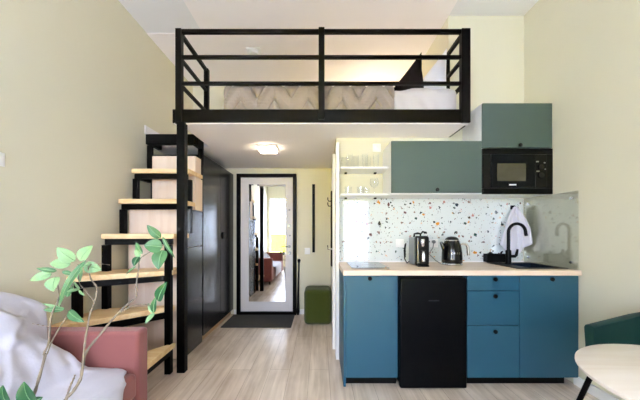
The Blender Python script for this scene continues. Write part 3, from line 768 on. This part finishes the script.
bl = obj('throw_blanket', MB().grid(rows), M['blanket'], None, smooth=True, solid=.012, angle=180)
tag(bl, 'white fleece blanket thrown over the pink sofa', 'blanket')

# wall control on the left wall
sw = thing('light_switch', 'white switch on the left wall above the sofa', 'switch', (XL,1.62,1.60))
obj('plate', B(XL+.001,XL+.011,1.585,1.665,1.575,1.655), M['white'], sw, .003)
obj('rocker', B(XL+.011,XL+.015,1.60,1.65,1.59,1.64), M['white'], sw, .002)

# ------------------------------------------------------------------ table and chair
tb = thing('dining_table', 'small round pale oak table with thin black legs', 'table', (1.192,.82,0))
obj('tabletop', MB().lathe([(.0,.72),(.328,.72),(.338,.725),(.343,.733),(.343,.738),(.340,.740),(0,.740)], (1.192,.82,0), n=72), M['tabletop'], tb, smooth=True)
obj('apron', MB().lathe([(.0,.705),(.29,.705),(.29,.719),(0,.719)], (1.192,.82,0), n=40), M['black_metal'], tb)
for k in range(4):
    a = math.radians(130+90*k)
    obj('leg', MB().tube([(1.192+.285*math.cos(a),.82+.285*math.sin(a),.719),(1.192+.50*math.cos(a),.82+.50*math.sin(a),.004)], [.009,.007], 12), M['black_metal'], tb, smooth=True)
ch = thing('tub_chair', 'bottle green velvet tub chair beside the round table', 'chair', (1.66,1.30,0))
CX, CY, R = 1.71, 1.31, .25
def shell():
    path = []        # far arm, back along the wall side, near arm: (x, y, outward normal, top height)
    for k in range(8): f = k/8; path.append((1.445+(CX-1.445)*f, CY+R-.03*(1-f), (-.10,1), .695+.05*f))
    for k in range(25):
        a = PI/2-PI*k/24; path.append((CX+R*math.cos(a), CY+R*math.sin(a), (math.cos(a),math.sin(a)), .745+.06*math.sin(PI*k/24)))
    for k in range(1,7): f = k/6; path.append((CX-.16*f, CY-R+.01*f, (0,-1), .745-.06*f))
    rows = []
    for x, y, nrm, zt in path:
        l = math.hypot(*nrm); nx, ny = nrm[0]/l, nrm[1]/l
        ring = []
        for q in (0,.25,.5,.75,.93): ring.append((.010+.018*q, .435+(zt-.435)*q))
        ring += [(.020, zt-.004), (.008, zt), (-.010, zt), (-.026, zt-.006)]
        for q in (.9,.75,.5,.25,0): ring.append((-.032+.010*q, .435+(zt-.435)*q))
        rows.append([(x+nx*d, y+ny*d, z) for d, z in ring])
    mb = MB().grid(rows, True); m = len(rows[0])
    mb.f.append(tuple(range(m))); mb.f.append(tuple(len(mb.v)-1-k for k in range(m)))
    return mb
obj('backrest', shell(), M['velvet'], ch, smooth=True, angle=60)
obj('seat', MB().lathe([(0,.38),(.18,.38),(.205,.395),(.205,.45),(.18,.475),(0,.48)], (CX,CY,0), n=40), M['velvet'], ch, smooth=True)
for k in range(4):
    a = math.radians(45+90*k)
    obj('leg', MB().tube([(CX+.15*math.cos(a),CY+.15*math.sin(a),.385),(CX+.24*math.cos(a),CY+.24*math.sin(a),.003)], [.012,.009], 12), M['black_metal'], ch, smooth=True)

# ------------------------------------------------------------------ plant
PY = .95
def Q(px, py, y=PY): return Vector(((px-320)*y/285, y, 1.195+(232-py)*y/285))
pt = thing('schefflera_plant', 'leggy potted plant with bare branches and umbrella leaves before the sofa', 'potted plant', (-.80,.95,0))
obj('pot', MB().lathe([(.0,.0),(.10,.0),(.135,.30),(.125,.30),(.115,.27),(0,.27)], (-.80,.95,.002), n=36), M['clay'], pt, smooth=True)
obj('soil', MB().lathe([(.112,.0),(.112,.01),(0,.014)], (-.80,.95,.2725), n=30), M['soil'], pt, smooth=True)
def stem(pts, r0, r1):
    n = len(pts)
    v = [Q(*p) if not isinstance(p, Vector) else p for p in pts]
    # smooth it a little
    out = []
    for i in range(n-1):
        p0,p1,p2,p3 = v[max(i-1,0)],v[i],v[i+1],v[min(i+2,n-1)]
        for k in range(4):
            f = k/4
            out.append(.5*((2*p1)+(-p0+p2)*f+(2*p0-5*p1+4*p2-p3)*f*f+(-p0+3*p1-3*p2+p3)*f**3))
    out.append(v[-1])
    m = len(out)
    return out, [r0+(r1-r0)*i/(m-1) * 1.0 + .0008*math.sin(i*2.3) for i in range(m)]
sm = MB()
def addstem(pts, r0, r1):
    o, r = stem(pts, r0*.78, r1*.75); sm.tube(o, r, 8)
addstem([Vector((-.83,.93,.28)), Vector((-.87,.93,.45)), (20,440,.94),(32.5,400,.94),(37,385,.94),(45,356,.94),(43.7,353.7,.93),(48.7,342.5,.93),(50,325,.93),(52.5,312,.93),(59,296,.93),(56,279,.93)], .0075, .0022)
addstem([(45,356,.94),(47.5,352.5,.95),(53.7,337.5,.95),(66,317.5,.95),(68,313,.95)], .0035, .002)
addstem([(50,327,.93),(46,326,.93),(40,325,.92),(32.5,323.7,.92)], .0018, .001)
addstem([Vector((-.77,.97,.28)), Vector((-.80,.97,.45)), (62,420,.97),(65.5,400,.97),(72.5,392,.97),(80,380,.97),(82.5,367.5,.98),(86,352.5,.99),(97.5,337.5,1.0),(117.5,313.7,1.02),(129,303,1.03),(135.7,297,1.03),(136.5,283.5,1.03),(138.7,268,1.03),(140,259,1.03),(150,252,1.03),(163.5,245,1.03)], .0085, .002)
addstem([(117.5,313.7,1.02),(123,310.5,1.02),(135,305,1.01),(148.5,305,1.0),(154,312,1.0)], .0028, .0014)
addstem([(82.5,367.5,.98),(84,352,.97),(85.5,338,.97),(88,325,.96),(90,313.5,.96),(94.7,302,.96),(97,288,.96),(91,279,.96),(88,268,.96)], .0048, .0026)
addstem([(88,268,.96),(92,264,.965),(98,263.5,.97),(110,265,.98)], .0022, .001)
addstem([(94.7,302,.96),(86,291,.95),(79,282,.95),(78,264,.95)], .002, .0014)
addstem([(66,399,.97),(70,387,.965),(73,380,.96),(75,375,.96)], .005, .003)
addstem([(139,263,1.03),(138.5,257,1.03)], .002, .0015)
addstem([(26,420,.93),(20,408,.92),(8,400,.92)], .003, .002)
obj('branches', sm, M['bark'], pt, smooth=True, angle=180)
ribs = MB()
leaves = {'leaf': MB(), 'leaf_pale': MB(), 'leaf_dark': MB()}
def leaf(kind, b, t_, w, y=PY, dy=0.02, fold=.18):
    mb = leaves[kind]; p = Q(b[0],b[1],y); q = Q(t_[0],t_[1],y+dy)
    ax = q-p; L_ = ax.length; d_ = ax.normalized()
    n = Vector((0,-1,.25)); n = (n - d_*n.dot(d_)).normalized(); sd_ = d_.cross(n)
    hw = w*y/285/2
    rows = []
    K = 10
    for i in range(K+1):
        s_ = i/K
        prof = (math.sin(PI*min(1,s_**.72*1.0)))**.75 if 0 < s_ < 1 else 0.02
        prof = max(prof, .03)
        c = p + ax*s_ + n*(.09*L_*math.sin(PI*s_)) 
        row = []
        for j in (-1,-.5,0,.5,1):
            row.append(c + sd_*hw*prof*j + n*(abs(j)*hw*fold*prof*1.3) + n*.0)
        rows.append(row)
    mb.grid(rows)
    ribs.tube([p + ax*s_ + n*(.09*L_*math.sin(PI*s_)+.0012) for s_ in (0,.2,.4,.6,.8,.95)], [.0012,.0011,.001,.0008,.0006,.0003], 5)
for a in [
    ('leaf_pale',(75,261),(57,247.5),13,.95,-.02),('leaf_pale',(80,261),(92.5,245.5),13,.95,.02),('leaf_pale',(71,264),(50,263.5),10.5,.95,-.01),
    ('leaf',(86,260.5),(58.5,308),7.5,.94,-.03),('leaf_pale',(84,265),(101.5,270),11.5,.96,.02),('leaf_pale',(82,268),(80,282),9,.955,.02),
    ('leaf',(57,271),(36.5,268.5),5,.93,-.02),('leaf_pale',(52,274),(30,280.5),9,.93,-.02),('leaf_pale',(55.6,277),(53.5,291.5),15,.93,-.02),('leaf',(62,271.5),(74,274),4.5,.935,.02),
    ('leaf',(65,309),(43,310),5.5,.95,-.02),('leaf',(68.5,311),(84.5,322),9,.95,-.02),('leaf_pale',(60,307.5),(42.5,303.5),3,.95,-.01),('leaf',(67,297),(73.5,286),6.5,.95,.01),
    ('leaf_pale',(80,289),(66,292),3,.95,.0),('leaf_pale',(80,289),(74,281),2.5,.95,.0),('leaf_pale',(79,290),(85,296),2.5,.95,.0),
    ('leaf',(160.8,238),(147,225),8.5,1.03,-.02),('leaf',(162.5,247),(144,245.5),14,1.03,-.02),('leaf',(162.7,250),(158.5,269.5),15,1.03,-.03),('leaf',(162.5,236.5),(175,258),4,1.03,.02),
    ('leaf',(142.5,254),(136,242.5),5.5,1.03,.02),('leaf_pale',(140,257),(135.5,248.5),5.5,1.03,.0),('leaf_dark',(138.7,256.5),(133.8,266.5),7.5,1.03,-.02),('leaf_dark',(136,266.5),(126,274.5),2.2,1.03,0),
    ('leaf_dark',(158,301),(167,282),10.5,1.0,-.02),('leaf_dark',(153.7,312.5),(156.3,296.5),6.5,1.0,-.01),('leaf_pale',(153.5,313),(148,303),4,1.0,.01),('leaf_pale',(154.5,313),(145,324),4.5,1.0,-.02),
    ('leaf_dark',(8,404),(3,385),14,.92,-.01),('leaf_dark',(33,403),(24,381.5),18,.92,-.01),('leaf_dark',(31,404),(43,397),9,.92,.0),('leaf_dark',(20,410),(38,412),14,.92,.0)]:
    leaf(*a)
b0 = len(leaves['leaf_pale'].v); leaves['leaf_pale'].v += ribs.v; leaves['leaf_pale'].f += [tuple(q+b0 for q in f_) for f_ in ribs.f]
for k, mb in leaves.items():
    o = obj('foliage', mb, M[k], pt, smooth=True, angle=180)

# ------------------------------------------------------------------ light
W = bpy.data.worlds.new('sky'); bpy.context.scene.world = W; W.use_nodes = True
bg = W.node_tree.nodes['Background']; bg.inputs[0].default_value = (.75,.84,1.10,1); bg.inputs[1].default_value = 19.0
for a in WIN:
    ld = bpy.data.lights.new('window_portal','AREA'); ld.shape = 'RECTANGLE'; ld.size = a[1]-a[0]; ld.size_y = a[3]-a[2]
    ld.cycles.is_portal = True
    lo = bpy.data.objects.new('window_portal', ld); C.objects.link(lo)
    lo.location = ((a[0]+a[1])/2, YW-.11, (a[2]+a[3])/2); lo.rotation_euler = (PI/2,0,0)
    lo.rotation_euler = (-PI/2,0,0) if False else (PI/2,0,0)

sl_ = bpy.data.lights.new('sun','SUN'); sl_.energy = 2600; sl_.angle = math.radians(1); sl_.color = (.99,.985,1.08)
so = bpy.data.objects.new('sun', sl_); C.objects.link(so); so.location = (0,20,30)
so.rotation_euler = (math.radians(-32),0,math.radians(15))
# ------------------------------------------------------------------ camera
cd = bpy.data.cameras.new('camera'); cam = bpy.data.objects.new('camera', cd); C.objects.link(cam)
cam.location = (0,0,1.195); cam.rotation_euler = (PI/2,0,0)
cd.sensor_width = 36; cd.lens = 285/640*36; cd.shift_y = 32/640; cd.clip_start = .02; cd.clip_end = 1000
S = bpy.context.scene; S.camera = cam
S.view_settings.view_transform = 'Standard'; S.view_settings.look = 'None'; S.view_settings.gamma = 1
S.view_settings.use_curve_mapping = False
S.view_settings.exposure = .27
S.cycles.use_denoising = True
S.cycles.max_bounces = 14; S.cycles.diffuse_bounces = 8; S.cycles.transparent_max_bounces = 16
S.cycles.caustics_reflective = False; S.cycles.caustics_refractive = False
S.cycles.sample_clamp_indirect = 8
